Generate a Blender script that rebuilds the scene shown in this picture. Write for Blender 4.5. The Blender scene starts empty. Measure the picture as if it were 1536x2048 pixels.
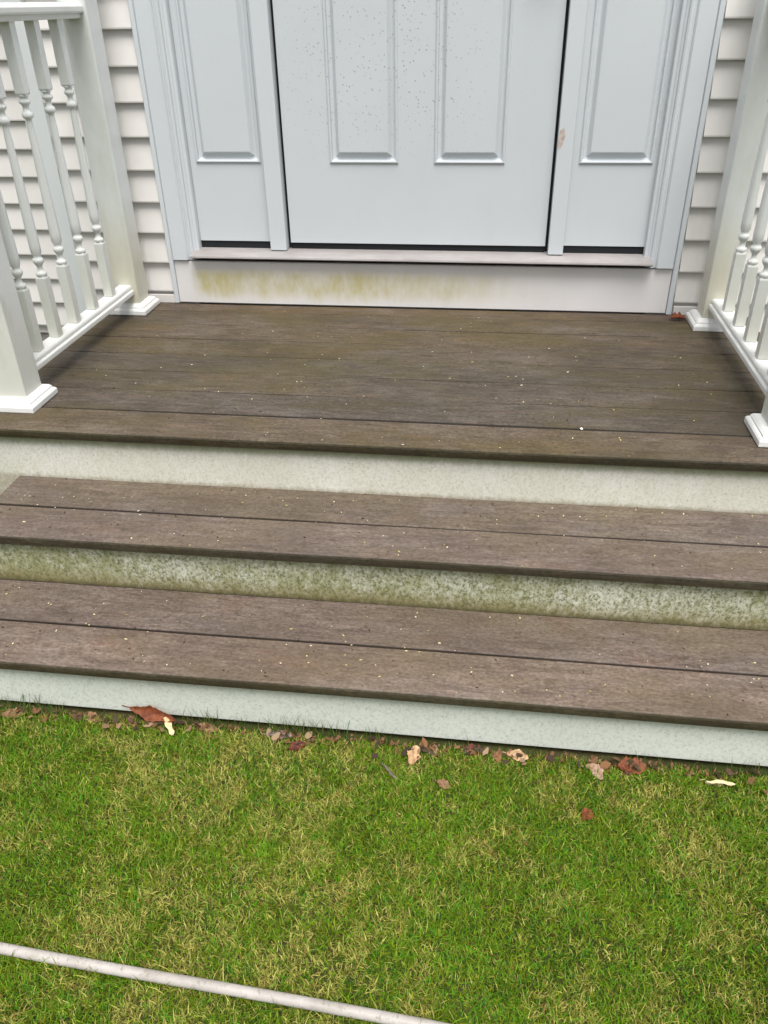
import bpy, bmesh, math, random
import numpy as np
from mathutils import Vector, Matrix, noise

random.seed(7)
rng = np.random.default_rng(11)
S = bpy.context.scene
COL = S.collection

# ------------------------------------------------------------------ camera
cam_d = bpy.data.cameras.new("camera")
cam = bpy.data.objects.new("camera", cam_d)
COL.objects.link(cam)
S.camera = cam
PITCH, YAW, ROLL = [math.radians(a) for a in (32.3709, -7.989, -1.1836)]
fwd = Vector((math.sin(YAW)*math.cos(PITCH), math.cos(YAW)*math.cos(PITCH), -math.sin(PITCH)))
rt0 = Vector((math.cos(YAW), -math.sin(YAW), 0)); up0 = rt0.cross(fwd)
rt = rt0*math.cos(ROLL) + up0*math.sin(ROLL)
up = -rt0*math.sin(ROLL) + up0*math.cos(ROLL)
m = Matrix.Identity(4)
for i in range(3):
    m[i][0] = rt[i]; m[i][1] = up[i]; m[i][2] = -fwd[i]
m[0][3], m[1][3], m[2][3] = 0.2761, -2.8964, 0.9557
cam.matrix_world = m
cam_d.sensor_fit = 'HORIZONTAL'
cam_d.sensor_width = 36.0
cam_d.lens = 1608.19/1536*36.0
cam_d.clip_start = 0.05
cam_d.clip_end = 500

# ------------------------------------------------------------------ light
SUN_EL, SUN_AZ = math.radians(66), math.radians(14)     # overcast: a broad, weak sun in front of the house
w = bpy.data.worlds.new("World"); S.world = w; w.use_nodes = True
nt = w.node_tree
bg = nt.nodes['Background']
sky = nt.nodes.new('ShaderNodeTexSky'); sky.sky_type = 'NISHITA'; sky.sun_disc = False
sky.sun_elevation = SUN_EL; sky.sun_rotation = math.pi - SUN_AZ
sky.air_density = 1.0; sky.dust_density = 4.0; sky.ozone_density = 1.0
hs = nt.nodes.new('ShaderNodeHueSaturation'); hs.inputs['Saturation'].default_value = 0.22
nt.links.new(sky.outputs[0], hs.inputs['Color']); nt.links.new(hs.outputs[0], bg.inputs[0])
bg.inputs[1].default_value = 0.12
sl = bpy.data.lights.new("sun", 'SUN'); sl.energy = 2.5; sl.angle = math.radians(32); sl.color = (1.0, 0.965, 0.92)
so = bpy.data.objects.new("sun", sl); COL.objects.link(so)
d = Vector((math.sin(SUN_AZ)*math.cos(SUN_EL), -math.cos(SUN_AZ)*math.cos(SUN_EL), math.sin(SUN_EL)))
so.rotation_euler = d.to_track_quat('Z', 'Y').to_euler(); so.location = (0, -4, 6)
S.view_settings.view_transform = 'Standard'; S.view_settings.look = 'None'
S.view_settings.gamma = 1; S.view_settings.exposure = 0.38

# ------------------------------------------------------------------ helpers
def link(o, parent=None):
    COL.objects.link(o)
    if parent: o.parent = parent
    return o
def obj(name, bm, mat, parent=None, smooth=False, recalc=True):
    if recalc: bmesh.ops.recalc_face_normals(bm, faces=bm.faces)
    me = bpy.data.meshes.new(name); bm.to_mesh(me); bm.free()
    if smooth:
        for p in me.polygons: p.use_smooth = True
    me.materials.append(mat)
    return link(bpy.data.objects.new(name, me), parent)
def thing(name, label, cat, loc=(0, 0, 0), group=None):
    o = bpy.data.objects.new(name, None); link(o); o.location = loc
    o['label'] = label; o['category'] = cat
    if group: o['group'] = group
    return o
def tag(o, label, cat, group=None):
    o['label'] = label; o['category'] = cat
    if group: o['group'] = group
    return o
def box(bm, x0, x1, y0, y1, z0, z1, bev=0.0):
    vs = [bm.verts.new(c) for c in ((x0,y0,z0),(x1,y0,z0),(x1,y1,z0),(x0,y1,z0),(x0,y0,z1),(x1,y0,z1),(x1,y1,z1),(x0,y1,z1))]
    fs = [bm.faces.new([vs[i] for i in q]) for q in ((0,3,2,1),(4,5,6,7),(0,1,5,4),(1,2,6,5),(2,3,7,6),(3,0,4,7))]
    if bev:
        es = {e for f in fs for e in f.edges}
        bmesh.ops.bevel(bm, geom=list(es), offset=bev, segments=2, affect='EDGES', profile=0.5)
def extrude_x(bm, prof, x0, x1, nseg=1, wob=None):
    """closed profile of (y,z) swept along X, capped"""
    rings = []
    for i in range(nseg+1):
        x = x0 + (x1-x0)*i/nseg
        dy, dz = wob(x) if wob else (0, 0)
        rings.append([bm.verts.new((x, y+dy, z+dz)) for y, z in prof])
    n = len(prof)
    for a, b in zip(rings, rings[1:]):
        for k in range(n):
            bm.faces.new((a[k], a[(k+1) % n], b[(k+1) % n], b[k]))
    bm.faces.new(rings[0]); bm.faces.new(rings[-1][::-1])
def extrude_y(bm, prof, y0, y1):
    A = [bm.verts.new((x, y0, z)) for x, z in prof]; B = [bm.verts.new((x, y1, z)) for x, z in prof]
    n = len(prof)
    for k in range(n): bm.faces.new((A[k], A[(k+1) % n], B[(k+1) % n], B[k]))
    bm.faces.new(A); bm.faces.new(B[::-1])
def extrude_z(bm, prof, z0, z1):
    A = [bm.verts.new((x, y, z0)) for x, y in prof]; B = [bm.verts.new((x, y, z1)) for x, y in prof]
    n = len(prof)
    for k in range(n): bm.faces.new((A[k], A[(k+1) % n], B[(k+1) % n], B[k]))
    bm.faces.new(A); bm.faces.new(B[::-1])
def square_loft(bm, cx, cy, prof):
    """square section rings: prof = [(halfwidth, z)]"""
    rings = [[bm.verts.new((cx+sx*h, cy+sy*h, z)) for sx, sy in ((-1,-1),(1,-1),(1,1),(-1,1))] for h, z in prof]
    for a, b in zip(rings, rings[1:]):
        for k in range(4): bm.faces.new((a[k], a[(k+1) % 4], b[(k+1) % 4], b[k]))
    bm.faces.new(rings[0]); bm.faces.new(rings[-1])

# ------------------------------------------------------------------ materials
class NT:
    def __init__(s, name, rough=0.6, spec=0.3):
        s.m = bpy.data.materials.new(name); s.m.use_nodes = True
        s.t = s.m.node_tree; s.b = s.t.nodes['Principled BSDF']
        s.b.inputs['Roughness'].default_value = rough
        s.b.inputs['Specular IOR Level'].default_value = spec
        s.tc = s.t.nodes.new('ShaderNodeTexCoord')
    def L(s, a, b): s.t.links.new(a, b)
    def mapping(s, scale=(1,1,1), loc=(0,0,0), src='Object'):
        n = s.t.nodes.new('ShaderNodeMapping'); n.inputs['Scale'].default_value = scale; n.inputs['Location'].default_value = loc
        s.L(s.tc.outputs[src], n.inputs[0]); return n.outputs[0]
    def noise(s, vec, scale, detail=4, rough=0.55, dist=0.0):
        n = s.t.nodes.new('ShaderNodeTexNoise'); n.inputs['Scale'].default_value = scale
        n.inputs['Detail'].default_value = detail; n.inputs['Roughness'].default_value = rough
        n.inputs['Distortion'].default_value = dist
        s.L(vec, n.inputs['Vector']); return n.outputs['Fac']
    def voro(s, vec, scale, out='Distance'):
        n = s.t.nodes.new('ShaderNodeTexVoronoi'); n.inputs['Scale'].default_value = scale
        s.L(vec, n.inputs['Vector']); return n.outputs[out]
    def ramp(s, fac, stops, interp='LINEAR'):
        n = s.t.nodes.new('ShaderNodeValToRGB'); n.color_ramp.interpolation = interp
        e = n.color_ramp.elements
        while len(e) < len(stops): e.new(0.5)
        for el, (p, c) in zip(e, stops):
            el.position = p; el.color = (c, c, c, 1) if isinstance(c, (int, float)) else (*c, 1)
        s.L(fac, n.inputs[0]); return n.outputs[0]
    def mix(s, fac, a, b, mode='MIX'):
        n = s.t.nodes.new('ShaderNodeMix'); n.data_type = 'RGBA'; n.blend_type = mode
        if isinstance(fac, (int, float)): n.inputs[0].default_value = fac
        else: s.L(fac, n.inputs[0])
        for i, v in ((6, a), (7, b)):
            if isinstance(v, tuple): n.inputs[i].default_value = (*v, 1)
            else: s.L(v, n.inputs[i])
        return n.outputs[2]
    def math(s, op, a, b=0.0, c=None):
        n = s.t.nodes.new('ShaderNodeMath'); n.operation = op; n.use_clamp = False
        for i, v in enumerate((a, b) if c is None else (a, b, c)):
            if isinstance(v, (int, float)): n.inputs[i].default_value = v
            else: s.L(v, n.inputs[i])
        return n.outputs[0]
    def mrange(s, v, a, b, c=0.0, d=1.0, kind='SMOOTHSTEP'):
        n = s.t.nodes.new('ShaderNodeMapRange'); n.interpolation_type = kind
        for i, x in ((1, a), (2, b), (3, c), (4, d)): n.inputs[i].default_value = x
        s.L(v, n.inputs[0]); return n.outputs[0]
    def xyz(s, src='Object'):
        n = s.t.nodes.new('ShaderNodeSeparateXYZ'); s.L(s.tc.outputs[src], n.inputs[0]); return n.outputs
    def color(s, c):
        if isinstance(c, tuple): s.b.inputs['Base Color'].default_value = (*c, 1)
        else: s.L(c, s.b.inputs['Base Color'])
    def bump(s, h, strength=0.2, dist=0.002):
        n = s.t.nodes.new('ShaderNodeBump'); n.inputs['Strength'].default_value = strength
        n.inputs['Distance'].default_value = dist; s.L(h, n.inputs['Height'])
        s.L(n.outputs[0], s.b.inputs['Normal'])

def painted(name, base, var=0.06, dirt=(0.42, 0.40, 0.30), dirt_amt=0.25, rough=0.45, low=None, low_col=(0.42, 0.41, 0.24), specks=False, front_tint=0.0):
    n = NT(name, rough, 0.35)
    v = n.mapping()
    c = n.ramp(n.noise(v, 3.0, 5), [(0.3, tuple(x*(1-var) for x in base)), (0.7, tuple(min(1, x*(1+var*0.4)) for x in base))])
    d1 = n.ramp(n.noise(n.mapping((1, 1, 0.35), (3, 1, 2)), 9, 6, 0.65), [(0.55, 0.0), (0.78, dirt_amt)])
    c = n.mix(d1, c, dirt)
    if front_tint:                               # grey-green tint mixed into the faces that point to the front
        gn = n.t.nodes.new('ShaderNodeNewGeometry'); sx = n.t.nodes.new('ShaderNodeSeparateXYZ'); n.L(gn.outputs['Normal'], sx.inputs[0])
        wf = n.math('MULTIPLY', n.mrange(n.math('MULTIPLY', sx.outputs[1], -1.0), 0.3, 0.9), n.ramp(n.noise(n.mapping((1, 1, 0.4), (8, 3, 1)), 14, 6, 0.7), [(0.25, front_tint*0.5), (0.65, front_tint)]))
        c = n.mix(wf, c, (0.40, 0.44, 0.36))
    if low:                                   # grime and algae that climb from the foot
        z = n.xyz()[2]
        zz = n.math('ADD', z, n.math('MULTIPLY', n.noise(n.mapping((1, 1, 0.25)), 22, 5, 0.7), -0.22))
        f = n.mrange(zz, low[0], low[1], low[2], 0.0)
        c = n.mix(f, c, low_col)
    if specks:
        vv = n.voro(n.mapping(), 85)
        sp = n.ramp(vv, [(0.14, 0.95), (0.25, 0.0)])
        x, y, z = n.xyz()
        mk = n.ramp(n.noise(n.mapping((1, 1, 1), (5, 0, 1)), 60, 2), [(0.44, 0.0), (0.54, 1.0)])
        mz = n.mrange(z, 0.40, 0.72, 0.0, 0.8)
        mx = n.mrange(n.math('ABSOLUTE', n.math('ADD', x, 0.1)), 0.16, 0.42, 1.0, 0.08)
        sp = n.math('MULTIPLY', n.math('MULTIPLY', sp, mk), n.math('MULTIPLY', mz, mx))
        c = n.mix(sp, c, (0.22, 0.23, 0.24))
    n.color(c)
    n.bump(n.noise(v, 180, 3), 0.05, 0.001)
    return n.m

M = {}
M['door'] = painted('door_paint', (0.585, 0.625, 0.655), 0.03, (0.5, 0.48, 0.42), 0.10, 0.4, specks=True)
M['frame'] = painted('frame_paint', (0.60, 0.64, 0.67), 0.03, (0.42, 0.43, 0.41), 0.03, 0.45)
M['siding'] = painted('vinyl_siding', (0.70, 0.685, 0.66), 0.05, (0.50, 0.48, 0.40), 0.35, 0.5)
M['corner'] = painted('corner_trim', (0.62, 0.655, 0.66), 0.03, dirt_amt=0.2)
M['vinyl'] = painted('vinyl_railing', (0.83, 0.855, 0.855), 0.07, (0.42, 0.46, 0.36), 0.55, 0.4, low=(0.02, 0.30, 0.30), low_col=(0.52, 0.49, 0.34), front_tint=0.38)
M['vinyl_clean'] = painted('vinyl_rail_clean', (0.80, 0.81, 0.79), 0.04, (0.50, 0.50, 0.40), 0.25, 0.4)
M['post_grime'] = painted('vinyl_post_grime', (0.80, 0.83, 0.83), 0.06, (0.45, 0.50, 0.40), 0.40, 0.45, low=(0.03, 0.34, 0.50), low_col=(0.54, 0.48, 0.30), front_tint=0.42)

n = NT('threshold_metal', 0.4, 0.4)
n.color(n.ramp(n.noise(n.mapping((0.4, 1, 1)), 14, 6, 0.7), [(0.3, (0.27, 0.25, 0.245)), (0.7, (0.38, 0.36, 0.355))])); M['threshold'] = n.m
n = NT('rubber', 0.6, 0.2); n.color((0.018, 0.02, 0.022)); M['rubber'] = n.m
n = NT('dark_void', 0.95, 0.0); n.color((0.02, 0.018, 0.016)); M['void'] = n.m
n = NT('brass', 0.25, 0.6); n.color((0.6, 0.42, 0.16)); n.b.inputs['Metallic'].default_value = 1.0; M['brass'] = n.m
n = NT('concrete', 0.9, 0.2); n.color(n.ramp(n.noise(n.mapping(), 20, 6, 0.7), [(0.3, (0.22, 0.21, 0.19)), (0.7, (0.34, 0.33, 0.31))])); M['concrete'] = n.m

# kick board under the door, with its yellow algae stain
n = NT('kick_board_paint', 0.5, 0.3)
v = n.mapping(); x, y, z = n.xyz()
base = n.ramp(n.noise(v, 5, 5), [(0.3, (0.68, 0.67, 0.665)), (0.7, (0.74, 0.73, 0.73))])
mx = n.math('MULTIPLY', n.mrange(x, -0.85, -0.80), n.mrange(x, -0.20, 0.62, 1.0, 0.0))
mz = n.math('MULTIPLY', n.mrange(n.math('ADD', z, n.math('MULTIPLY', n.noise(n.mapping((1, 1, 0.3)), 22, 6, 0.75), -0.06)), -0.03, 0.035), n.mrange(z, 0.105, 0.15, 1.0, 0.0))
st = n.math('MULTIPLY', n.math('MULTIPLY', mx, mz), n.ramp(n.noise(n.mapping((1, 1, 0.45)), 13, 10, 0.8), [(0.34, 0.20), (0.62, 1.0)]))
n.color(n.mix(n.math('MULTIPLY', st, 0.95), base, (0.50, 0.45, 0.215))); M['kick'] = n.m

def riser_mat(name, base, green, amt, streak=1.0, foot=(0.05, 0.036, 0.014), dots=0.5, z0=0, z1=1, white=(0.66, 0.68, 0.60), topg=0.25):
    """painted riser board with algae; z0..z1 is the board's height span"""
    n = NT(name, 0.6, 0.25)
    x, y, z = n.xyz()
    hf = n.mrange(z, z0, z1, 0, 1, 'LINEAR')
    c = n.ramp(n.noise(n.mapping((1, 1, 1)), 6, 5), [(0.3, tuple(b*0.92 for b in base)), (0.7, base)])
    g = n.noise(n.mapping((1, 1, 0.7)), 48, 10, 0.85, 0.0)
    big = n.noise(n.mapping((1, 1, 0.6), (2, 0, 0)), 4.0, 4, 0.6)
    gg = n.math('ADD', n.math('MULTIPLY', g, 0.75), n.math('MULTIPLY', big, 0.5))
    gg = n.math('SUBTRACT', gg, n.math('MULTIPLY', hf, 0.05*streak))
    c = n.mix(n.math('MULTIPLY', n.mrange(gg, *((0.47, 0.68) if amt > 0.6 else (0.42, 0.70))), amt), c, green)
    if amt > 0.5:
        c = n.mix(n.math('MULTIPLY', n.mrange(n.noise(n.mapping((1, 1, 0.12), (3, 0, 0)), 60, 5, 0.7), 0.52, 0.66), 0.35), c, (0.20, 0.21, 0.09))
        wv = n.math('MULTIPLY', n.mrange(n.noise(n.mapping((1, 1, 0.7), (7, 0, 3)), 14, 10, 0.85), 0.52, 0.62), n.mrange(hf, 0.15, 0.5))
        c = n.mix(n.math('MULTIPLY', wv, 0.8), c, white)
    if amt > 0.6:                             # tan splash-back grime, then a near black rim at the very bottom
        tn = n.mrange(n.math('ADD', hf, n.math('MULTIPLY', g, -0.5)), -0.20, 0.26, 1.0, 0.0)
        c = n.mix(n.math('MULTIPLY', tn, 0.75), c, (0.25, 0.205, 0.095))
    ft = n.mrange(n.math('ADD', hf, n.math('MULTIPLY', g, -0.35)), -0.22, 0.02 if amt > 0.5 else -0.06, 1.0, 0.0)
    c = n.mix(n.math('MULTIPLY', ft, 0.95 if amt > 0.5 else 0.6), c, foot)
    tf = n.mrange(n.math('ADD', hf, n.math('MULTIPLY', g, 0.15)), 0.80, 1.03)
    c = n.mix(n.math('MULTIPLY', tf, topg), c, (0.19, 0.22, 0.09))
    sp = n.math('MULTIPLY', n.ramp(n.voro(n.mapping(), 95), [(0.10, 1.0), (0.26, 0.0)]), n.ramp(n.noise(n.mapping((1, 1, 1), (1, 1, 1)), 45, 3), [(0.50, 0.0), (0.62, dots)]))
    c = n.mix(sp, c, (0.16, 0.16, 0.09))
    gr = n.noise(n.mapping((1, 1, 0.8)), 130, 6, 0.9)
    c = n.mix(n.math('MULTIPLY', n.mrange(gr, 0.49, 0.57), 0.9 if amt > 0.6 else 0.22), c, (0.12, 0.125, 0.05))
    n.color(c); n.bump(g, 0.15, 0.001)
    return n.m
M['riser_top'] = riser_mat('riser_paint_top', (0.78, 0.785, 0.72), (0.56, 0.55, 0.42), 0.5, z0=-0.153, z1=-0.027, topg=0.8, foot=(0.25, 0.19, 0.10))
M['riser_mid'] = riser_mat('riser_paint_algae', (0.70, 0.72, 0.60), (0.30, 0.31, 0.15), 0.92, z0=-0.308, z1=-0.18, topg=0.4)
M['riser_low'] = riser_mat('riser_paint_low', (0.76, 0.80, 0.75), (0.64, 0.69, 0.60), 0.4, z0=-0.46, z1=-0.335, topg=0.35, foot=(0.46, 0.46, 0.40))
M['skirt'] = riser_mat('skirt_paint', (0.62, 0.63, 0.57), (0.45, 0.47, 0.33), 0.3, z0=-0.46, z1=-0.03)

def deck_mat(name, dark, lite, olive, olive_amt, seed=0.0, red=(0.20, 0.11, 0.07)):
    n = NT(name, 0.55, 0.3)
    vs = n.mapping((0.16, 1, 1), (seed, seed*2, 0))
    grain = n.noise(vs, 70, 8, 0.72, 0.5)
    fine = n.noise(n.mapping((0.45, 1, 1), (seed, 4, 0)), 190, 5, 0.7)
    blot = n.noise(n.mapping((0.35, 1, 1), (seed+3, 1, 0)), 5, 6, 0.65)
    c = n.ramp(n.math('ADD', n.math('MULTIPLY', grain, 0.55), n.math('MULTIPLY', fine, 0.45)), [(0.38, dark), (0.51, tuple((a+b)/2 for a, b in zip(dark, lite))), (0.62, lite)])
    c = n.mix(n.math('MULTIPLY', n.mrange(blot, 0.42, 0.62), olive_amt), c, olive)
    rb = n.noise(n.mapping((0.3, 1, 1), (seed+9, 5, 0)), 12, 5, 0.7)
    c = n.mix(n.math('MULTIPLY', n.mrange(rb, 0.56, 0.70), 0.25), c, red)
    gb = n.noise(n.mapping((0.5, 1, 1), (seed+19, 5, 0)), 7, 5, 0.7)
    c = n.mix(n.math('MULTIPLY', n.mrange(gb, 0.52, 0.66), 0.2), c, (0.20, 0.185, 0.175))
    sp = n.math('MULTIPLY', n.ramp(n.voro(n.mapping(), 120), [(0.08, 1.0), (0.2, 0.0)]), n.ramp(n.noise(n.mapping(), 50, 3), [(0.52, 0.0), (0.60, 0.7)]))
    c = n.mix(sp, c, (0.045, 0.035, 0.025))
    iso = n.noise(n.mapping((0.7, 1, 1), (2, seed, 0)), 160, 7, 0.8)
    c = n.mix(0.75, c, n.ramp(iso, [(0.36, 0.50), (0.5, 1.0), (0.64, 1.45)]), 'MULTIPLY')
    wet = n.noise(n.mapping((0.55, 1, 1), (seed+31, 2, 0)), 3.2, 7, 0.72)
    c = n.mix(n.math('MULTIPLY', n.mrange(wet, 0.42, 0.64), 0.42), c, tuple(x*0.8 for x in dark))
    # each board has a tone of its own
    g = n.t.nodes.new('ShaderNodeAttribute'); g.attribute_name = 'tone'; g.attribute_type = 'GEOMETRY'
    c = n.mix(1.0, c, g.outputs['Color'], 'MULTIPLY')
    n.color(c)
    n.b.inputs['Roughness'].default_value = 0.6
    n.L(n.mrange(blot, 0.3, 0.7, 0.42, 0.72), n.b.inputs['Roughness'])
    n.bump(n.math('ADD', grain, n.math('MULTIPLY', fine, 0.6)), 0.35, 0.002)
    return n.m
M['deck'] = deck_mat('composite_deck_landing', (0.040, 0.031, 0.022), (0.155, 0.125, 0.098), (0.088, 0.070, 0.028), 0.6, 0.0)
M['tread'] = deck_mat('composite_deck_tread', (0.088, 0.065, 0.052), (0.232, 0.186, 0.156), (0.145, 0.115, 0.062), 0.45, 5.0)

# ------------------------------------------------------------------ ground and lawn
GZ = -0.475
n = NT('lawn_soil', 0.95, 0.1)
a = n.noise(n.mapping(), 2.2, 6, 0.7); b = n.noise(n.mapping(), 60, 6, 0.75)
c = n.ramp(a, [(0.35, (0.03, 0.05, 0.010)), (0.5, (0.06, 0.07, 0.02)), (0.65, (0.11, 0.09, 0.04))])
n.color(n.mix(n.mrange(b, 0.4, 0.65), c, (0.05, 0.045, 0.02))); n.bump(b, 0.6, 0.01)
bm = bmesh.new()
bmesh.ops.create_grid(bm, x_segments=60, y_segments=60, size=60)
for vtx in bm.verts: vtx.co.z = GZ
g = obj('ground', bm, n.m); g['kind'] = 'structure'

def lattice(seed, res, X, Y):
    r = np.random.default_rng(seed); T = r.random((64, 64))
    u = X/res + 100; v = Y/res + 100
    i = np.floor(u).astype(int); j = np.floor(v).astype(int); fu = u-i; fv = v-j
    fu = fu*fu*(3-2*fu); fv = fv*fv*(3-2*fv)
    f = lambda a, b: T[a % 64, b % 64]
    return (f(i, j)*(1-fu)+f(i+1, j)*fu)*(1-fv)+(f(i, j+1)*(1-fu)+f(i+1, j+1)*fu)*fv
def blades(N, X, Y, L, W, lean_lo, lean_hi):
    th = rng.random(N)*2*np.pi; ph = rng.random(N)*2*np.pi
    lean = lean_lo + (lean_hi-lean_lo)*rng.random(N)
    wx, wy = np.cos(th)*W/2, np.sin(th)*W/2
    dx, dy = np.cos(ph), np.sin(ph)
    z0 = np.full(N, GZ)
    p = lambda t, k: (X + dx*L*np.sin(lean)*t*k, Y + dy*L*np.sin(lean)*t*k, z0 + L*np.cos(lean*0.75)*t)
    ax, ay, az = p(0, 1); bx, by, bz = p(0.55, 0.75); cx, cy, cz = p(0.97, 1.15)
    V = np.stack([np.stack([ax-wx, ay-wy, az], 1), np.stack([ax+wx, ay+wy, az], 1),
                  np.stack([bx+wx*.85, by+wy*.85, bz], 1), np.stack([bx-wx*.85, by-wy*.85, bz], 1),
                  np.stack([cx, cy, cz], 1)], 1)
    return V
def lawn():
    parts = []; cols = []
    def colour(X, Y, N, extra_straw=0.0):
        p1 = lattice(1, 0.11, X, Y); p2 = lattice(2, 0.045, X, Y); p3 = lattice(3, 0.34, X, Y); p5 = lattice(9, 0.02, X, Y)
        p6 = lattice(33, 0.012, X, Y)
        dry = 0.20*p1 + 0.30*p2 + 0.08*p3 + 0.26*p5 + 0.16*p6
        pr = np.clip((dry-0.47)*3.0+0.17, 0.07, 0.8) + extra_straw
        r = rng.random(N)
        gp = lattice(21, 0.07, X, Y)
        green = np.stack([0.028+0.085*rng.random(N)+0.04*gp, 0.085+0.145*rng.random(N)+0.02*gp, 0.004+0.010*rng.random(N)], 1)
        olive = np.stack([0.12+0.12*rng.random(N), 0.19+0.14*rng.random(N), 0.008+0.02*rng.random(N)], 1)
        br = rng.random(N)
        straw = np.stack([0.25+0.30*br, 0.225+0.26*br, 0.06+0.12*br], 1)
        brown = np.stack([0.15+0.12*rng.random(N), 0.115+0.09*rng.random(N), 0.04+0.03*rng.random(N)], 1)
        C = green.copy()
        q = rng.random(N)
        lum = 0.55 + 0.95*(0.5*lattice(41, 0.05, X, Y)+0.5*lattice(42, 0.13, X, Y))
        lum = lum*np.where(X > 0.72, 1-0.25*np.clip((X-0.72)/0.25, 0, 1), 1.0)   # green blades get darker towards the right
        green = green*lum[:, None]; C = green.copy()
        C[q < 0.42] = olive[q < 0.42]
        s = r < pr*0.78
        C[s] = straw[s]
        s2 = (r < pr*0.98) & ~s
        C[s2] = brown[s2]
        return C
    N = 400000
    X = rng.uniform(-1.25, 1.35, N); Y = rng.uniform(-2.55, -1.642, N)
    near = np.clip((-1.645 - Y)/0.012, 0, 1)
    keep = rng.random(N) < 0.35 + 0.65*near
    X, Y = X[keep], Y[keep]; N = len(X)
    clump = lattice(5, 0.06, X, Y)
    L = (0.008 + 0.012*rng.random(N))*(0.7+0.6*clump)
    parts.append(blades(N, X, Y, L, 0.0014+0.0012*rng.random(N), 0.3, 1.4)); cols.append(colour(X, Y, N, 0.0))
    N = 90000                                    # the rest of the lawn, thinner and coarser
    X = rng.uniform(-4.5, 4.5, N); Y = rng.uniform(-6, -0.1, N)
    keep = ~((X > -1.25) & (X < 1.35) & (Y > -2.55)) & ~((X > -1.17) & (X < 1.19) & (Y > -1.66))
    X, Y = X[keep], Y[keep]; N = len(X)
    parts.append(blades(N, X, Y, 0.03+0.03*rng.random(N), 0.004+0.004*rng.random(N), 0.5, 1.4)); cols.append(colour(X, Y, N))
    cnt = 1400                                    # blades that lean over the pipe
    X = rng.uniform(-1.2, 1.2, cnt); Y = -2.2265 - 0.056*X + 0.0025*np.sin(X*5+1) + rng.choice([-1, 1], cnt)*rng.uniform(0.009, 0.018, cnt)
    parts.append(blades(cnt, X, Y, 0.022+0.022*rng.random(cnt), np.full(cnt, 0.0020), 0.2, 1.2)); cols.append(colour(X, Y, cnt))
    # taller wisps standing against the bottom riser
    for cx, cnt, sp, hh in ((-0.80, 26, 0.05, 0.050), (-0.745, 14, 0.03, 0.055), (-0.55, 6, 0.03, 0.05), (-0.31, 34, 0.09, 0.055), (-0.11, 34, 0.06, 0.055),
                       (-0.03, 16, 0.03, 0.06), (0.08, 12, 0.02, 0.055), (0.27, 6, 0.02, 0.04), (0.42, 10, 0.06, 0.03), (0.60, 8, 0.05, 0.03), (0.79, 8, 0.04, 0.045), (0.90, 14, 0.03, 0.045)):
        cnt = cnt*2; X = rng.normal(cx, sp, cnt); Y = rng.uniform(-1.655, -1.636, cnt)
        parts.append(blades(cnt, X, Y, hh*(0.6+0.8*rng.random(cnt)), np.full(cnt, 0.0017), 0.05, 0.5))
        cols.append(np.stack([0.06+0.07*rng.random(cnt), 0.10+0.08*rng.random(cnt), 0.03+0.02*rng.random(cnt)], 1))
    V = np.concatenate(parts); C = np.concatenate(cols)*np.array([0.92, 1.0, 0.68]); N = len(V)
    me = bpy.data.meshes.new('grass')
    me.vertices.add(N*5); me.vertices.foreach_set('co', V.reshape(-1).astype(np.float32))
    k = np.arange(N)*5
    loops = np.stack([k, k+1, k+2, k+3, k+3, k+2, k+4], 1).reshape(-1)
    me.loops.add(N*7); me.loops.foreach_set('vertex_index', loops.astype(np.int32))
    st = np.stack([np.arange(N)*7, np.arange(N)*7+4], 1).reshape(-1)
    me.polygons.add(N*2); me.polygons.foreach_set('loop_start', st.astype(np.int32))
    me.update(calc_edges=True); me.validate()
    at = me.color_attributes.new('blade', 'FLOAT_COLOR', 'POINT')
    cc = np.ones((N*5, 4), np.float32); cc[:, :3] = np.repeat(C, 5, 0)
    at.data.foreach_set('color', cc.reshape(-1))
    q = NT('grass_blade', 0.55, 0.25)
    a = q.t.nodes.new('ShaderNodeAttribute'); a.attribute_name = 'blade'; q.color(a.outputs['Color'])
    me.materials.append(q.m)
    o = link(bpy.data.objects.new('grass', me))
    o['kind'] = 'stuff'; o['label'] = 'short patchy green and straw coloured lawn grass in front of the steps'; o['category'] = 'grass'
lawn()

# ------------------------------------------------------------------ house
house = thing('house', 'pale vinyl sided house front with grey white panelled door and sidelights', 'house', (0, 0.2, GZ))
H = Vector((0, 0.2, GZ))
def hpart(name, bm, mat, parent=None, **k):
    """parts are modelled in world coordinates, then shifted under the house empty"""
    o = obj(name, bm, mat, parent or house, **k)
    if parent is None: o.location = -H
    return o
CZ, CH, SD = 0.0419, 0.1068, 0.024
def siding(bm, x0, x1, k0, k1, yface, wob=None):
    """overlapping courses; yface = y of drip edges"""
    yb = yface + SD
    for k in range(k0, k1):
        z = CZ + k*CH
        prof = [(yface+0.0045, z), (yface, z+0.0015), (yface-0.0005, z+0.006), (yb-0.003, z+CH+0.0035), (yb+0.006, z+CH+0.004), (yb+0.006, z+0.012), (yface+0.0045, z+0.012)]
        extrude_x(bm, prof, x0, x1)
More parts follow.
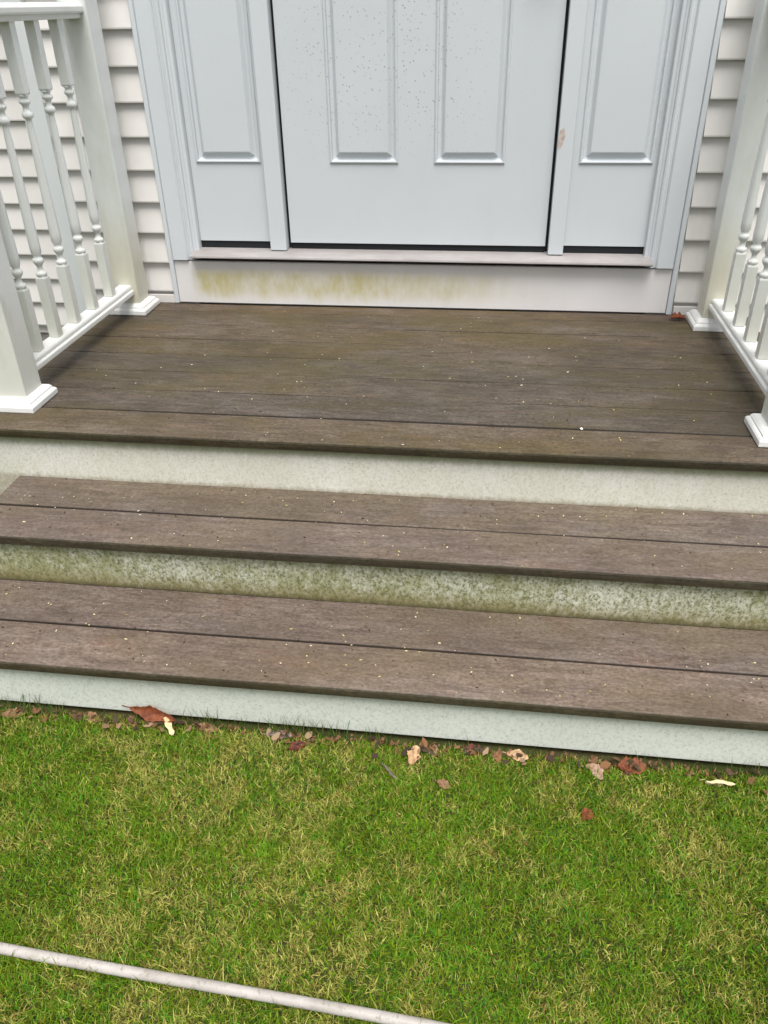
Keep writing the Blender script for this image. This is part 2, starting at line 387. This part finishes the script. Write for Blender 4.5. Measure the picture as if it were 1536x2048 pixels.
# wall body behind the siding
bm = bmesh.new()
def wallbox(*a): box(bm, *a)
wallbox(-1.33, -0.83, 0.021, 0.20, -0.32, 2.75); wallbox(0.83, 4.0, 0.021, 0.20, -0.32, 2.75); wallbox(-0.83, 0.83, 0.06, 0.20, 2.30, 2.75)
wallbox(-4.0, -1.33, 0.47+0.021, 0.66, -0.32, 2.75); wallbox(-1.33, -1.31, 0.20, 0.66, -0.32, 2.75)
wallbox(-0.83, 0.83, 0.09, 0.20, -0.32, 2.30)
hpart('wall_core', bm, M['siding'])
bm = bmesh.new()
siding(bm, -1.278, -0.915, -3, 25, 0.0)
siding(bm, 0.917, 4.0, -3, 25, 0.0)
siding(bm, -0.915, 0.917, 22, 25, 0.0)
siding(bm, -4.0, -1.33, -3, 25, 0.47)
sd = hpart('siding', bm, M['siding'])
# side return of the corner, courses running along Y
bm = bmesh.new()
for k in range(-3, 25):
    z = CZ + k*CH
    extrude_y(bm, [(-1.343, z+0.0015), (-1.3435, z+0.006), (-1.333, z+CH+0.0035), (-1.325, z+CH), (-1.325, z+0.002)], 0.0, 0.47)
hpart('side_siding', bm, M['siding'])
bm = bmesh.new()
box(bm, -1.352, -1.272, -0.014, 0.02, -0.32, 2.75, 0.002); box(bm, -1.3545, -1.33, 0.0225, 0.08, -0.32, 2.75, 0.002)
hpart('corner_board', bm, M['corner'])
bm = bmesh.new()
box(bm, -4.0, -1.325, 0.50, 0.64, GZ-0.2, -0.322); box(bm, -1.32, 4.0, 0.03, 0.19, GZ-0.2, -0.322)
hpart('foundation', bm, M['concrete'])
# bottom flashing under lowest visible course
for X0, X1 in ((-1.15, -0.917), (0.919, 1.15)):
    bm = bmesh.new(); box(bm, X0, X1, -0.004, 0.012, 0.0, 0.030, 0.001); hpart('flashing', bm, M['siding'])

# casing (flat board, bead, brick mould), outer channel strips
for s in (-1, 1):
    off = 0.0 if s < 0 else -0.004
    bm = bmesh.new()
    prof = [(0.896, 0.045), (0.896, -0.012), (0.893, -0.015), (0.842, -0.015), (0.838, -0.011), (0.836, -0.006), (0.832, -0.006),
            (0.829, -0.010), (0.822, -0.012), (0.817, -0.009), (0.815, -0.001), (0.810, 0.000), (0.806, 0.004), (0.798, 0.006), (0.796, 0.010), (0.796, 0.060), (0.836, 0.060)]
    extrude_z(bm, [((a+off)*s, b) for a, b in prof], 0.1655, 2.29)
    hpart('door_casing', bm, M['frame'])
    bm = bmesh.new()
    extrude_z(bm, [((a+off)*s, b) for a, b in [(0.9165, 0.02), (0.9165, -0.006), (0.914, -0.009), (0.901, -0.009), (0.8985, -0.006), (0.8985, 0.02)]], 0.003, 2.38)
    hpart('edge_channel', bm, M['frame'])
bm = bmesh.new(); box(bm, -0.90, 0.90, -0.017, 0.05, 2.295, 2.385, 0.003); hpart('head_casing', bm, M['frame'])

def slab(bm, x0, x1, z0, z1, yf, panels, th=0.04):
    xs = sorted({x0, x1, *[p[0] for p in panels], *[p[1] for p in panels]})
    zs = sorted({z0, z1, *[p[2] for p in panels], *[p[3] for p in panels]})
    V = {}
    def vt(x, y, z):
        k = (round(x, 5), round(y, 5), round(z, 5))
        if k not in V: V[k] = bm.verts.new((x, y, z))
        return V[k]
    for xa, xb in zip(xs, xs[1:]):
        for za, zb in zip(zs, zs[1:]):
            cx, cz = (xa+xb)/2, (za+zb)/2
            if any(p[0] < cx < p[1] and p[2] < cz < p[3] for p in panels): continue
            bm.faces.new((vt(xa, yf, za), vt(xb, yf, za), vt(xb, yf, zb), vt(xa, yf, zb)))
    R = [(0, 0), (0.0015, 0.0045), (0.005, 0.0065), (0.009, 0.005), (0.011, -0.006), (0.016, -0.0078), (0.0215, -0.0078), (0.0235, -0.0065), (0.034, 0.0055), (0.037, 0.0065)]
    for a, b, c, dd in panels:
        rings = [[vt(a+o, yf-h, c+o), vt(b-o, yf-h, c+o), vt(b-o, yf-h, dd-o), vt(a+o, yf-h, dd-o)] for o, h in R]
        for r0, r1 in zip(rings, rings[1:]):
            for k in range(4): bm.faces.new((r0[k], r0[(k+1) % 4], r1[(k+1) % 4], r1[k]))
        bm.faces.new(rings[-1])
    # edges and back
    for q in (((x0,z0),(x1,z0)), ((x1,z0),(x1,z1)), ((x1,z1),(x0,z1)), ((x0,z1),(x0,z0))):
        (xa, za), (xb, zb) = q
        bm.faces.new([bm.verts.new(c) for c in ((xa, yf, za), (xb, yf, zb), (xb, yf+th, zb), (xa, yf+th, za))])
    bm.faces.new([bm.verts.new(c) for c in ((x0, yf+th, z0), (x1, yf+th, z0), (x1, yf+th, z1), (x0, yf+th, z1))])
bm = bmesh.new()
slab(bm, -0.4555, 0.4545, 0.2235, 2.25, 0.03, [(-0.297, -0.060, 0.491, 1.27), (0.061, 0.298, 0.491, 1.27), (-0.297, -0.060, 1.42, 2.12), (0.061, 0.298, 1.42, 2.12)])
bmesh.ops.recalc_face_normals(bm, faces=bm.faces)
door = hpart('door', bm, M['door'])
bm = bmesh.new()
bmesh.ops.create_uvsphere(bm, u_segments=20, v_segments=12, radius=0.028, matrix=Matrix.Translation((0.40, -0.035, 1.13)))
bmesh.ops.create_cone(bm, cap_ends=True, segments=20, radius1=0.032, radius2=0.03, depth=0.01, matrix=Matrix.Translation((0.40, 0.022, 1.13)) @ Matrix.Rotation(math.pi/2, 4, 'X'))
bmesh.ops.create_cone(bm, cap_ends=True, segments=16, radius1=0.012, radius2=0.012, depth=0.05, matrix=Matrix.Translation((0.40, -0.005, 1.13)) @ Matrix.Rotation(math.pi/2, 4, 'X'))
hpart('door_knob', bm, M['brass'], parent=door, smooth=True)
bm = bmesh.new(); box(bm, -0.455, 0.454, 0.037, 0.06, 0.200, 0.2225); hpart('door_sweep', bm, M['rubber'])
for x0, x1, p0, p1 in ((-0.795, -0.5265, -0.773, -0.539), (0.5165, 0.792, 0.541, 0.779)):
    bm = bmesh.new(); slab(bm, x0, x1, 0.2265, 2.25, 0.03, [(p0, p1, 0.492, 1.27), (p0, p1, 1.42, 2.12)], 0.03)
    sp = hpart('sidelight', bm, M['door'])
    bm = bmesh.new(); box(bm, x0, x1, 0.034, 0.06, 0.198, 0.2245)
    hpart('gasket', bm, M['rubber'], parent=sp)
# mullions between door and sidelights; the right one has a chip of missing paint
for x0, x1 in ((-0.5255, -0.4665), (0.4645, 0.5155)):
    bm = bmesh.new(); box(bm, x0, x1, 0.0, 0.075, 0.2015, 2.29, 0.0025)
    mu = hpart('mullion', bm, M['frame'])
    if x0 > 0:
        q = NT('bare_wood_chip', 0.8, 0.1); q.color(q.ramp(q.noise(q.mapping(), 90, 5), [(0.35, (0.42, 0.34, 0.30)), (0.65, (0.60, 0.54, 0.50))]))
        bm = bmesh.new()
        pts = [(0.4655, 0.548), (0.472, 0.540), (0.480, 0.552), (0.483, 0.566), (0.4865, 0.580), (0.484, 0.596), (0.480, 0.606), (0.474, 0.600), (0.468, 0.598), (0.4662, 0.575)]
        A = [bm.verts.new((a, -0.0006, b)) for a, b in pts]; B = [bm.verts.new((a, 0.001, b)) for a, b in pts]
        bm.faces.new(A); [bm.faces.new((A[i], A[(i+1) % len(A)], B[(i+1) % len(A)], B[i])) for i in range(len(A))]
        hpart('paint_chip', bm, q.m, parent=mu)
# dark weather seals in the gaps of the door
bm = bmesh.new()
box(bm, -0.4662, -0.4558, 0.045, 0.07, 0.21, 2.25); box(bm, 0.4548, 0.4642, 0.045, 0.07, 0.21, 2.25)
hpart('weather_seal', bm, M['rubber'])
# threshold
bm = bmesh.new()
extrude_x(bm, [(-0.040, 0.179), (-0.042, 0.182), (-0.040, 0.187), (-0.024, 0.1925), (-0.020, 0.1945), (0.0, 0.1985), (0.03, 0.2005), (0.07, 0.2005), (0.07, 0.168), (0.012, 0.168), (0.010, 0.179)], -0.822, 0.818)
hpart('threshold', bm, M['threshold'])
bm = bmesh.new(); box(bm, -0.83, 0.83, 0.013, 0.06, 0.10, 0.1675); hpart('sill_gap', bm, M['void'])  # near-black fill; the shade under the threshold is in its colour
# kick board, slightly bowed
bm = bmesh.new()
wob = lambda x: (0.0015*math.sin(x*2.1), 0.0)
extrude_x(bm, [(-0.001, 0.0035), (-0.003, 0.006), (-0.003, 0.157), (-0.001, 0.1595), (0.0122, 0.1595), (0.0122, 0.0035)], -0.8965, 0.8925, 24, wob)
hpart('kick_board', bm, M['kick'])

# ------------------------------------------------------------------ porch: landing, treads, risers
LX0, LX1, TX0, TX1 = -1.155, 1.175, -1.012, 1.06
porch = thing('porch_steps', 'brown composite board landing and two wide steps with stained white risers', 'porch steps', (0, -0.8, GZ))
PO = Vector((0, -0.8, GZ))
def ppart(name, bm, mat, **k):
    o = obj(name, bm, mat, porch, **k); o.location = -PO; return o
def boards(name, x0, x1, spans, ztop, th, mat, front=True):
    """spans: list of (yfront, yback) for the boards; each gets its own tone, soft edges and a slight warp"""
    bm = bmesh.new(); col = bm.verts.layers.float_color.new('tone')
    for (ya, yb, tone) in spans:
        r = 0.0035; rf = 0.005
        prof = [(ya, ztop-th+rf*0.8), (ya-0.0005, ztop-th*0.5), (ya, ztop-rf), (ya+rf*0.35, ztop-rf*0.3), (ya+rf, ztop)]
        for k in range(1, 6): prof.append((ya+rf+(yb-ya-rf-r)*k/6, ztop+0.0006*math.sin(k*2.3+ya*50)))
        prof += [(yb-r, ztop), (yb-r*0.3, ztop-r*0.3), (yb, ztop-r), (yb, ztop-th+0.003), (yb-0.003, ztop-th), (ya+0.004, ztop-th)]
        n0 = len(bm.verts)
        ph = random.random()*6
        extrude_x(bm, prof, x0, x1, 40, lambda x: (0.0006*math.sin(x*3+ph), 0.0009*math.sin(x*2.2+ph*2)+0.0004*math.sin(x*7+ph)))
        bm.verts.ensure_lookup_table()
        for vtx in bm.verts[n0:]:
            edge = vtx.co.y < ya+0.0026      # damp algae and grime on board edges; inner ones also carry gap shade
            first = ya == spans[0][0]
            vtx[col] = (*[t*e for t, e in zip(tone, ((0.34, 0.37, 0.28) if first else (0.22, 0.20, 0.17) if len(spans) < 4 or ya < -0.9 else (0.55, 0.52, 0.48)) if edge else (1, 1, 1))], 1)
    o = ppart(name, bm, mat); return o
tones = [(1.16, 1.10, 1.02), (0.93, 0.94, 0.96), (1.0, 0.99, 0.97), (0.96, 0.97, 0.93), (1.0, 0.97, 0.88), (1.04, 0.99, 0.88), (1.0, 0.98, 0.92), (1.10, 1.0, 0.92)]
spans = [(-1.096, -0.9500, tones[0])]
y = -0.946
i = 1
while y < -0.02:
    yb = min(y+0.1420, -0.004); spans.append((y, yb, tones[i % 8])); y += 0.1425; i += 1
boards('landing', LX0, LX1, spans, 0.0, 0.025, M['deck'])
boards('tread', TX0, TX1, [(-1.372, -1.2295, (1.04, 1.03, 1.04)), (-1.2258, -1.0765, (0.93, 0.93, 0.93))], -0.1528, 0.026, M['tread'])
boards('tread', TX0, TX1, [(-1.648, -1.5065, (1.08, 1.04, 1.0)), (-1.5030, -1.344, (0.97, 0.96, 0.97))], -0.3078, 0.026, M['tread'])
bm = bmesh.new(); box(bm, LX0+0.006, LX1-0.006, -1.076, -1.052, -0.46, -0.0265, 0.001); ppart('riser', bm, M['riser_top'])
bm = bmesh.new(); box(bm, TX0+0.008, TX1-0.008, -1.352, -1.33, -0.3062, -0.180, 0.001); ppart('riser', bm, M['riser_mid'])
bm = bmesh.new(); box(bm, TX0+0.008, TX1-0.008, -1.628, -1.606, -0.456, -0.335, 0.001); ppart('riser', bm, M['riser_low'])
for X0, X1 in ((LX0+0.006, LX0+0.028), (LX1-0.028, LX1-0.006)):
    bm = bmesh.new(); box(bm, X0, X1, -1.051, -0.002, -0.46, -0.0265, 0.001); ppart('side_skirt', bm, M['skirt'])
for X0, X1 in ((TX0+0.008, TX0+0.03), (TX1-0.03, TX1-0.008)):
    bm = bmesh.new()
    extrude_x(bm, [(-1.605, -0.46), (-1.077, -0.46), (-1.077, -0.180), (-1.329, -0.180), (-1.3295, -0.335), (-1.605, -0.335)], X0, X1)
    ppart('stringer', bm, M['skirt'])
bm = bmesh.new()        # near-black filler below the boards; its colour supplies the shade in the gaps
box(bm, TX0+0.035, TX1-0.035, -1.60, -1.36, GZ-0.02, -0.345); box(bm, TX0+0.035, TX1-0.035, -1.325, -1.08, GZ-0.02, -0.19); box(bm, LX0+0.035, LX1-0.035, -1.045, -0.03, GZ-0.02, -0.035)
ppart('frame', bm, M['void'])

# ------------------------------------------------------------------ railings
def make_post(root, cx, cy, mat):
    bm = bmesh.new(); h = 0.045
    box(bm, cx-h, cx+h, cy-h, cy+h, 0.003, 1.06, 0.003)
    p = obj('post', bm, mat, root)
    bm = bmesh.new()
    square_loft(bm, cx, cy, [(0.072, 0.002), (0.0725, 0.004), (0.0725, 0.016), (0.069, 0.021), (0.064, 0.024), (0.0635, 0.028), (0.058, 0.034), (0.051, 0.037), (0.0465, 0.038)])
    obj('post_base', bm, M['vinyl_clean'], p)
    bm = bmesh.new()
    square_loft(bm, cx, cy, [(0.058, 1.062), (0.060, 1.066), (0.060, 1.08), (0.050, 1.088), (0.02, 1.115), (0.001, 1.122)])
    obj('post_cap', bm, M['vinyl_clean'], p)
    return p
BAL = [(0.0155, 0.112), (0.0155, 0.296)]
def baluster_bm(cx, cy):
    bm = bmesh.new()
    square_loft(bm, cx, cy, [(0.0148, 0.106), (0.0148, 0.284), (0.0130, 0.2885)])
    square_loft(bm, cx, cy, [(0.0130, 0.7555), (0.0148, 0.760), (0.0148, 0.932)])
    prof = [(0.0130, 0.2885), (0.0145, 0.291), (0.0160, 0.296), (0.0145, 0.301), (0.0095, 0.304), (0.0075, 0.312), (0.0085, 0.320), (0.0125, 0.325), (0.0155, 0.331), (0.0160, 0.336),
            (0.0140, 0.341), (0.0105, 0.344), (0.0115, 0.350), (0.0150, 0.358), (0.0155, 0.380), (0.0145, 0.46), (0.0120, 0.56), (0.0095, 0.66), (0.0080, 0.690),
            (0.0085, 0.694), (0.0140, 0.698), (0.0160, 0.704), (0.0140, 0.711), (0.0085, 0.716), (0.0080, 0.724), (0.0100, 0.730), (0.0150, 0.735), (0.0155, 0.741), (0.0100, 0.746), (0.0110, 0.7505), (0.0150, 0.7530), (0.0130, 0.7555)]
    N = 14; rings = [[bm.verts.new((cx+r*math.cos(2*math.pi*k/N), cy+r*math.sin(2*math.pi*k/N), z)) for k in range(N)] for r, z in prof]
    for a, b in zip(rings, rings[1:]):
        for k in range(N):
            f = bm.faces.new((a[k], a[(k+1) % N], b[(k+1) % N], b[k])); f.smooth = True
    bm.faces.new(rings[0]); bm.faces.new(rings[-1])
    return bm
def railing(cx, label, yb, yf, ys):
    root = thing('railing', label, 'railing', (cx, (yb+yf)/2, 0))
    O = Vector((cx, (yb+yf)/2, 0))
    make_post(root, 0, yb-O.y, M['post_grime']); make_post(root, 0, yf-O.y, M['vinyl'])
    a, b = yf-O.y+0.0455, yb-O.y-0.0455
    bm = bmesh.new()
    extrude_y(bm, [(-0.030, 0.071), (0.030, 0.071), (0.0305, 0.074), (0.0305, 0.084), (0.028, 0.087), (0.0245, 0.088), (0.0245, 0.098), (0.0225, 0.102), (0.020, 0.1045), (-0.020, 0.1045), (-0.0225, 0.102), (-0.0245, 0.098), (-0.0245, 0.088), (-0.028, 0.087), (-0.0305, 0.084), (-0.0305, 0.074)], a, b)
    obj('bottom_rail', bm, M['vinyl_clean'], root)
    bm = bmesh.new()
    extrude_y(bm, [(-0.022, 0.930), (0.022, 0.930), (0.024, 0.933), (0.024, 0.942), (0.034, 0.945), (0.036, 0.950), (0.036, 0.961), (0.032, 0.967), (0.022, 0.972), (-0.022, 0.972), (-0.032, 0.967), (-0.036, 0.961), (-0.036, 0.950), (-0.034, 0.945), (-0.024, 0.942), (-0.024, 0.933)], a, b)
    obj('top_rail', bm, M['vinyl_clean'], root)
    for yy in ys:
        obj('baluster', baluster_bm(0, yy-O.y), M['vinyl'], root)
railing(-1.045, 'white turned baluster railing on the left edge of the landing', -0.090, -0.923, [-0.262, -0.402, -0.535, -0.663, -0.785])
railing(1.030, 'white turned baluster railing on the right edge of the landing', -0.100, -0.940, [-0.262, -0.402, -0.535, -0.668, -0.795])

# ------------------------------------------------------------------ pipe across the lawn
n = NT('pale_plastic', 0.45, 0.3)
cc = n.ramp(n.noise(n.mapping((0.6, 1, 1)), 12, 6, 0.7), [(0.3, (0.33, 0.30, 0.27)), (0.65, (0.53, 0.50, 0.47))])
sp = n.ramp(n.noise(n.mapping((1, 0.6, 1)), 120, 5, 0.7), [(0.56, 0.0), (0.66, 0.8)])
n.color(n.mix(sp, cc, (0.25, 0.22, 0.18)))
bm = bmesh.new(); path = []
for i in range(81):
    x = -2.2 + 4.4*i/80
    yy = -2.2265 - 0.056*x + 0.0025*math.sin(x*5+1) - 0.012*max(0, abs(x)-0.6)**2
    path.append(Vector((x, yy, GZ+0.020+0.0015*math.sin(x*4))))
rings = []
for i, p in enumerate(path):
    t = (path[min(i+1, 80)]-path[max(i-1, 0)]).normalized(); a = t.cross(Vector((0, 0, 1))).normalized(); b = a.cross(t)
    rings.append([bm.verts.new(p + a*0.0095*math.cos(k*math.pi/8)+b*0.0095*math.sin(k*math.pi/8)) for k in range(16)])
for a, b in zip(rings, rings[1:]):
    for k in range(16): bm.faces.new((a[k], a[(k+1) % 16], b[(k+1) % 16], b[k]))
bm.faces.new(rings[0]); bm.faces.new(rings[-1])
o = obj('pipe', bm, n.m, smooth=True); tag(o, 'thin off white plastic pipe lying across the grass in the foreground', 'pipe')

# ------------------------------------------------------------------ fallen leaves and bits
def leaf_mat(name, a, b):
    n = NT(name, 0.6, 0.25); n.color(n.ramp(n.noise(n.mapping(), 70, 5, 0.7), [(0.35, a), (0.65, b)])); n.bump(n.noise(n.mapping(), 200, 3), 0.3, 0.001); return n.m
LM = dict(rust=leaf_mat('rust_leaf', (0.09, 0.022, 0.010), (0.24, 0.075, 0.03)), maroon=leaf_mat('maroon_leaf', (0.06, 0.014, 0.012), (0.16, 0.04, 0.03)),
          tan=leaf_mat('tan_leaf', (0.28, 0.15, 0.07), (0.62, 0.42, 0.25)), cream=leaf_mat('cream_leaf', (0.58, 0.42, 0.20), (0.85, 0.72, 0.45)),
          brown=leaf_mat('brown_leaf', (0.13, 0.07, 0.035), (0.30, 0.17, 0.09)), grey=leaf_mat('grey_leaf', (0.10, 0.08, 0.075), (0.28, 0.22, 0.20)), pink=leaf_mat('faded_leaf', (0.26, 0.15, 0.10), (0.48, 0.33, 0.24)))
def leaf(loc, length, width, heading, mat, label, curl=0.5, tilt=0.2, roll=0.0, lobes=3, seed=0, name='leaf'):
    """a dry leaf: lobed outline curled about its midrib, with a stalk"""
    length *= 0.88; width *= 0.85; r = random.Random(seed); bm = bmesh.new(); NS = 18; NW = 6; rows = []
    for i in range(NS+1):
        t = i/NS
        hw = width/2*math.sin(math.pi*min(1, t*0.97+0.02))**0.7*(1 + 0.17*math.cos(lobes*2*math.pi*t+r.random()*0.9) + r.uniform(-0.12, 0.12))
        hw = max(hw, 0.0006)
        row = []
        for j in range(-NW//2, NW//2+1):
            s = j/(NW/2); ang = s*curl*1.6
            rad = hw/max(0.2, abs(curl*1.6)) if curl else 0
            x = math.sin(ang)*rad if curl else s*hw
            z = (1-math.cos(ang))*rad if curl else 0
            z += 0.15*length*curl*(t-0.5)**2*2 + 0.003*noise.noise(Vector((t*4, s*1.5, seed*3.7)))
            row.append(bm.verts.new((t*length-length/2, x, z)))
        rows.append(row)
    for a, b in zip(rows, rows[1:]):
        for k in range(NW): bm.faces.new((a[k], a[k+1], b[k+1], b[k]))
    st = [bm.verts.new((-length/2-0.2*length*k, 0.001*sg, 0.0006*k*5)) for k in (0, 1) for sg in (-1, 1)]
    bm.faces.new((st[0], st[1], st[3], st[2]))
    bmesh.ops.recalc_face_normals(bm, faces=bm.faces)
    bmesh.ops.solidify(bm, geom=list(bm.faces), thickness=0.0006)
    o = obj(name, bm, LM[mat], smooth=True, recalc=False)
    o.location = loc; o.rotation_euler = (roll, tilt, heading)
    tag(o, label, 'leaf', 'dry leaves fallen around the steps')
    return o
Z1 = GZ+0.009
leaf((-0.455, -1.640, Z1+0.022), 0.135, 0.046, -0.16, 'rust', 'long reddish brown leaf leaning on the bottom riser above the cream bark strip', 0.7, 0.05, 0.9, 2, 1)
leaf((0.925, -0.062, 0.008), 0.066, 0.052, 0.3, 'rust', 'curled rust red leaf on the landing beside the back right railing post', 0.8, 0.1, 0.2, 3, 2)
leaf((-0.105, -1.680, Z1), 0.045, 0.032, 0.6, 'maroon', 'small dark maroon leaf in the grass left of centre below the riser', 0.6, 0.1, 0.3, 3, 3)
leaf((-0.150, -1.652, Z1), 0.065, 0.028, 0.1, 'grey', 'dark grey shrivelled leaf tucked under the riser just left of the maroon leaf', 0.9, 0.1, 0.5, 2, 4)
leaf((0.160, -1.678, Z1+0.002), 0.055, 0.040, 1.3, 'tan', 'pale tan crumpled leaf standing in grass below the middle of the riser', 0.7, -0.3, 0.3, 2, 5)
leaf((0.114, -1.730, Z1), 0.050, 0.014, -0.8, 'grey', 'narrow grey brown rolled leaf in the grass left of the pale tan leaf', 1.1, 0.1, 0.0, 1, 6)
leaf((0.232, -1.748, Z1), 0.036, 0.028, -0.3, 'brown', 'small brown leaf in the grass below right of the pale tan leaf', 0.7, 0.2, 0.2, 3, 7)
leaf((0.295, -1.645, Z1), 0.060, 0.028, -0.2, 'maroon', 'dark red leaf half hidden under the riser right of the pale tan leaf', 0.5, 0.0, 0.4, 3, 8)
leaf((0.390, -1.652, Z1+0.002), 0.055, 0.030, -0.1, 'tan', 'light orange tan leaf against the foot of the riser right of centre', 0.6, 0.1, 0.5, 2, 9)
leaf((0.560, -1.675, Z1), 0.050, 0.030, -1.1, 'pink', 'faded pinkish leaf in the grass left of the big rust leaf', 0.5, 0.1, 0.2, 3, 10)
leaf((0.637, -1.655, Z1+0.002), 0.070, 0.050, 0.1, 'rust', 'big flat rust brown leaf lying under the right part of the riser', 0.35, 0.05, 0.25, 3, 11)
leaf((0.818, -1.672, Z1+0.004), 0.072, 0.040, 0.05, 'cream', 'curved cream strip of leaf near the right end of the riser', 1.0, 0.05, 2.0, 1, 12)
leaf((0.530, -1.790, Z1), 0.036, 0.030, 0.9, 'rust', 'small rusty leaf out in the lawn away from the riser', 0.5, 0.1, 0.2, 3, 13)
leaf((-0.800, -1.660, Z1), 0.060, 0.036, 0.3, 'brown', 'brown leaf at the far left foot of the riser', 0.6, 0.1, 0.3, 3, 14)
leaf((-0.610, -1.648, Z1), 0.050, 0.030, -0.2, 'brown', 'brown leaf at the riser foot between the far left leaf and the reddish one', 0.5, 0.1, 0.4, 3, 15)
leaf((-0.325, -1.650, Z1), 0.060, 0.030, -0.1, 'brown', 'brown leaf at the foot of the riser just right of the cream bark strip', 0.5, 0.1, 0.4, 3, 16)
# bark strip
bm = bmesh.new(); L = 0.062; prev = None; N = 12
for i in range(N+1):
    t = i/N; hw = 0.0055*(0.45+0.75*math.sin(math.pi*t*0.9+0.2)) + 0.0015*math.sin(t*17)
    r_ = [bm.verts.new((t*L-L/2, s*hw, 0.004*math.cos(s*1.2)+0.004*math.sin(t*6)+q)) for q, ss in ((0.0, (-1, 0, 1)), (-0.0022, (1, 0, -1))) for s in ss]
    if prev:
        for k in range(6): bm.faces.new((prev[k], prev[(k+1) % 6], r_[(k+1) % 6], r_[k]))
    else: bm.faces.new(r_)
    prev = r_
bm.faces.new(prev)
o = obj('bark_strip', bm, LM['cream']); o.location = (-0.412, -1.662, Z1+0.012); o.rotation_euler = (0.2, 0.12, -0.95)
tag(o, 'pale cream splinter of bark lying in grass below the reddish leaf', 'bark')
# pebble
bm = bmesh.new(); bmesh.ops.create_icosphere(bm, subdivisions=3, radius=0.0042)
for vtx in bm.verts: vtx.co *= 1+0.25*noise.noise(vtx.co*300); vtx.co.z *= 0.7
q = NT('white_stone', 0.6, 0.3); q.color(q.ramp(q.noise(q.mapping(), 300), [(0.3, (0.78, 0.77, 0.74)), (0.7, (0.9, 0.9, 0.88))]))
o = obj('pebble', bm, q.m, smooth=True); o.location = (0.530, -0.953, 0.0035); tag(o, 'tiny bright white pebble near the front edge of the landing', 'pebble')

# scattered seed husks and crumbs on the boards
def litter(name, label, cols, N, smin, smax, seed):
    r = random.Random(seed); bm = bmesh.new(); lay = bm.verts.layers.float_color.new('bit')
    for _ in range(N):
        lv = r.random()
        if lv < 0.36: x, y, z = r.uniform(-0.95, 0.93), r.uniform(-1.09, -0.05), 0.0
        elif lv < 0.64: x, y, z = r.uniform(-0.98, 1.0), r.uniform(-1.366, -1.08), -0.1528
        else: x, y, z = r.uniform(-0.98, 1.0), r.uniform(-1.642, -1.356), -0.3078
        s = r.uniform(smin, smax); a = r.random()*6.28; el = r.uniform(1, 2.4); c = r.choice(cols); n0 = len(bm.verts)
        ret = bmesh.ops.create_icosphere(bm, subdivisions=1, radius=1.0)
        for vtx in ret['verts']:
            p = Vector((vtx.co.x*s*el, vtx.co.y*s, vtx.co.z*s*0.5)) * (1+r.uniform(-.2, .2))
            vtx.co = Vector((x + p.x*math.cos(a)-p.y*math.sin(a), y + p.x*math.sin(a)+p.y*math.cos(a), z + 0.0012 + s*0.3 + p.z))
            vtx[lay] = (*c, 1)
    q = NT(name+'_mat', 0.7, 0.2); at = q.t.nodes.new('ShaderNodeAttribute'); at.attribute_name = 'bit'; q.color(at.outputs['Color'])
    o = obj(name, bm, q.m); o['kind'] = 'stuff'; o['label'] = label; o['category'] = 'litter'
litter('seed_litter', 'tiny pale yellow seed husks and dark crumbs strewn over the landing and steps',
       [(0.60, 0.50, 0.25), (0.70, 0.60, 0.38), (0.50, 0.42, 0.16), (0.05, 0.03, 0.02), (0.10, 0.05, 0.03), (0.62, 0.55, 0.42), (0.05, 0.04, 0.03)], 520, 0.0010, 0.0021, 5)
# dead leaf fragments in the strip of soil along the riser
def frag():
    r = random.Random(9); bm = bmesh.new(); lay = bm.verts.layers.float_color.new('bit')
    cols = [(0.16, 0.08, 0.04), (0.09, 0.045, 0.03), (0.26, 0.16, 0.09), (0.20, 0.10, 0.05), (0.05, 0.03, 0.02), (0.07, 0.05, 0.03), (0.30, 0.21, 0.12), (0.22, 0.11, 0.05)]
    spots = [(-0.80, .05), (-0.60, .05), (-0.50, .04), (-0.36, .05), (-0.14, .05), (-0.09, .03), (0.14, .04), (0.17, .03), (0.30, .05), (0.40, .04), (0.57, .03), (0.64, .05), (0.83, .05)]
    for q_ in range(620):
        big = q_ < 150
        x = r.uniform(-1.2, 1.25); y = -1.641 - abs(r.gauss(0, 0.012)); z = GZ + r.uniform(0.001, 0.020)
        s = r.uniform(0.003, 0.008)
        if big:
            c0, sd = r.choice(spots); x = r.gauss(c0, sd); s = r.uniform(0.006, 0.014); y = -1.644 - abs(r.gauss(0, 0.018)); z = GZ + r.uniform(0.006, 0.022); a = r.random()*6.28; c = r.choice(cols)
        R = Matrix.Rotation(a, 3, 'Z') @ Matrix.Rotation(r.uniform(-.7, .7), 3, 'X') @ Matrix.Rotation(r.uniform(-.7, .7), 3, 'Y')
        pts = [R @ Vector((s*math.cos(t)*r.uniform(.6, 1.2), s*0.6*math.sin(t)*r.uniform(.6, 1.2), 0)) + Vector((x, y, z)) for t in (0, 0.7, 1.4, 2.1, 2.9, 3.6, 4.4, 5.3)]
        vs = [bm.verts.new(p) for p in pts]
        for vtx in vs: vtx[lay] = (*c, 1)
        bm.faces.new(vs)
    q = NT('leaf_crumbs_mat', 0.7, 0.2); at = q.t.nodes.new('ShaderNodeAttribute'); at.attribute_name = 'bit'; q.color(at.outputs['Color'])
    o = obj('leaf_crumbs', bm, q.m); o['kind'] = 'stuff'; o['label'] = 'brown crumbled dead leaf bits along the foot of the bottom riser'; o['category'] = 'litter'
frag()
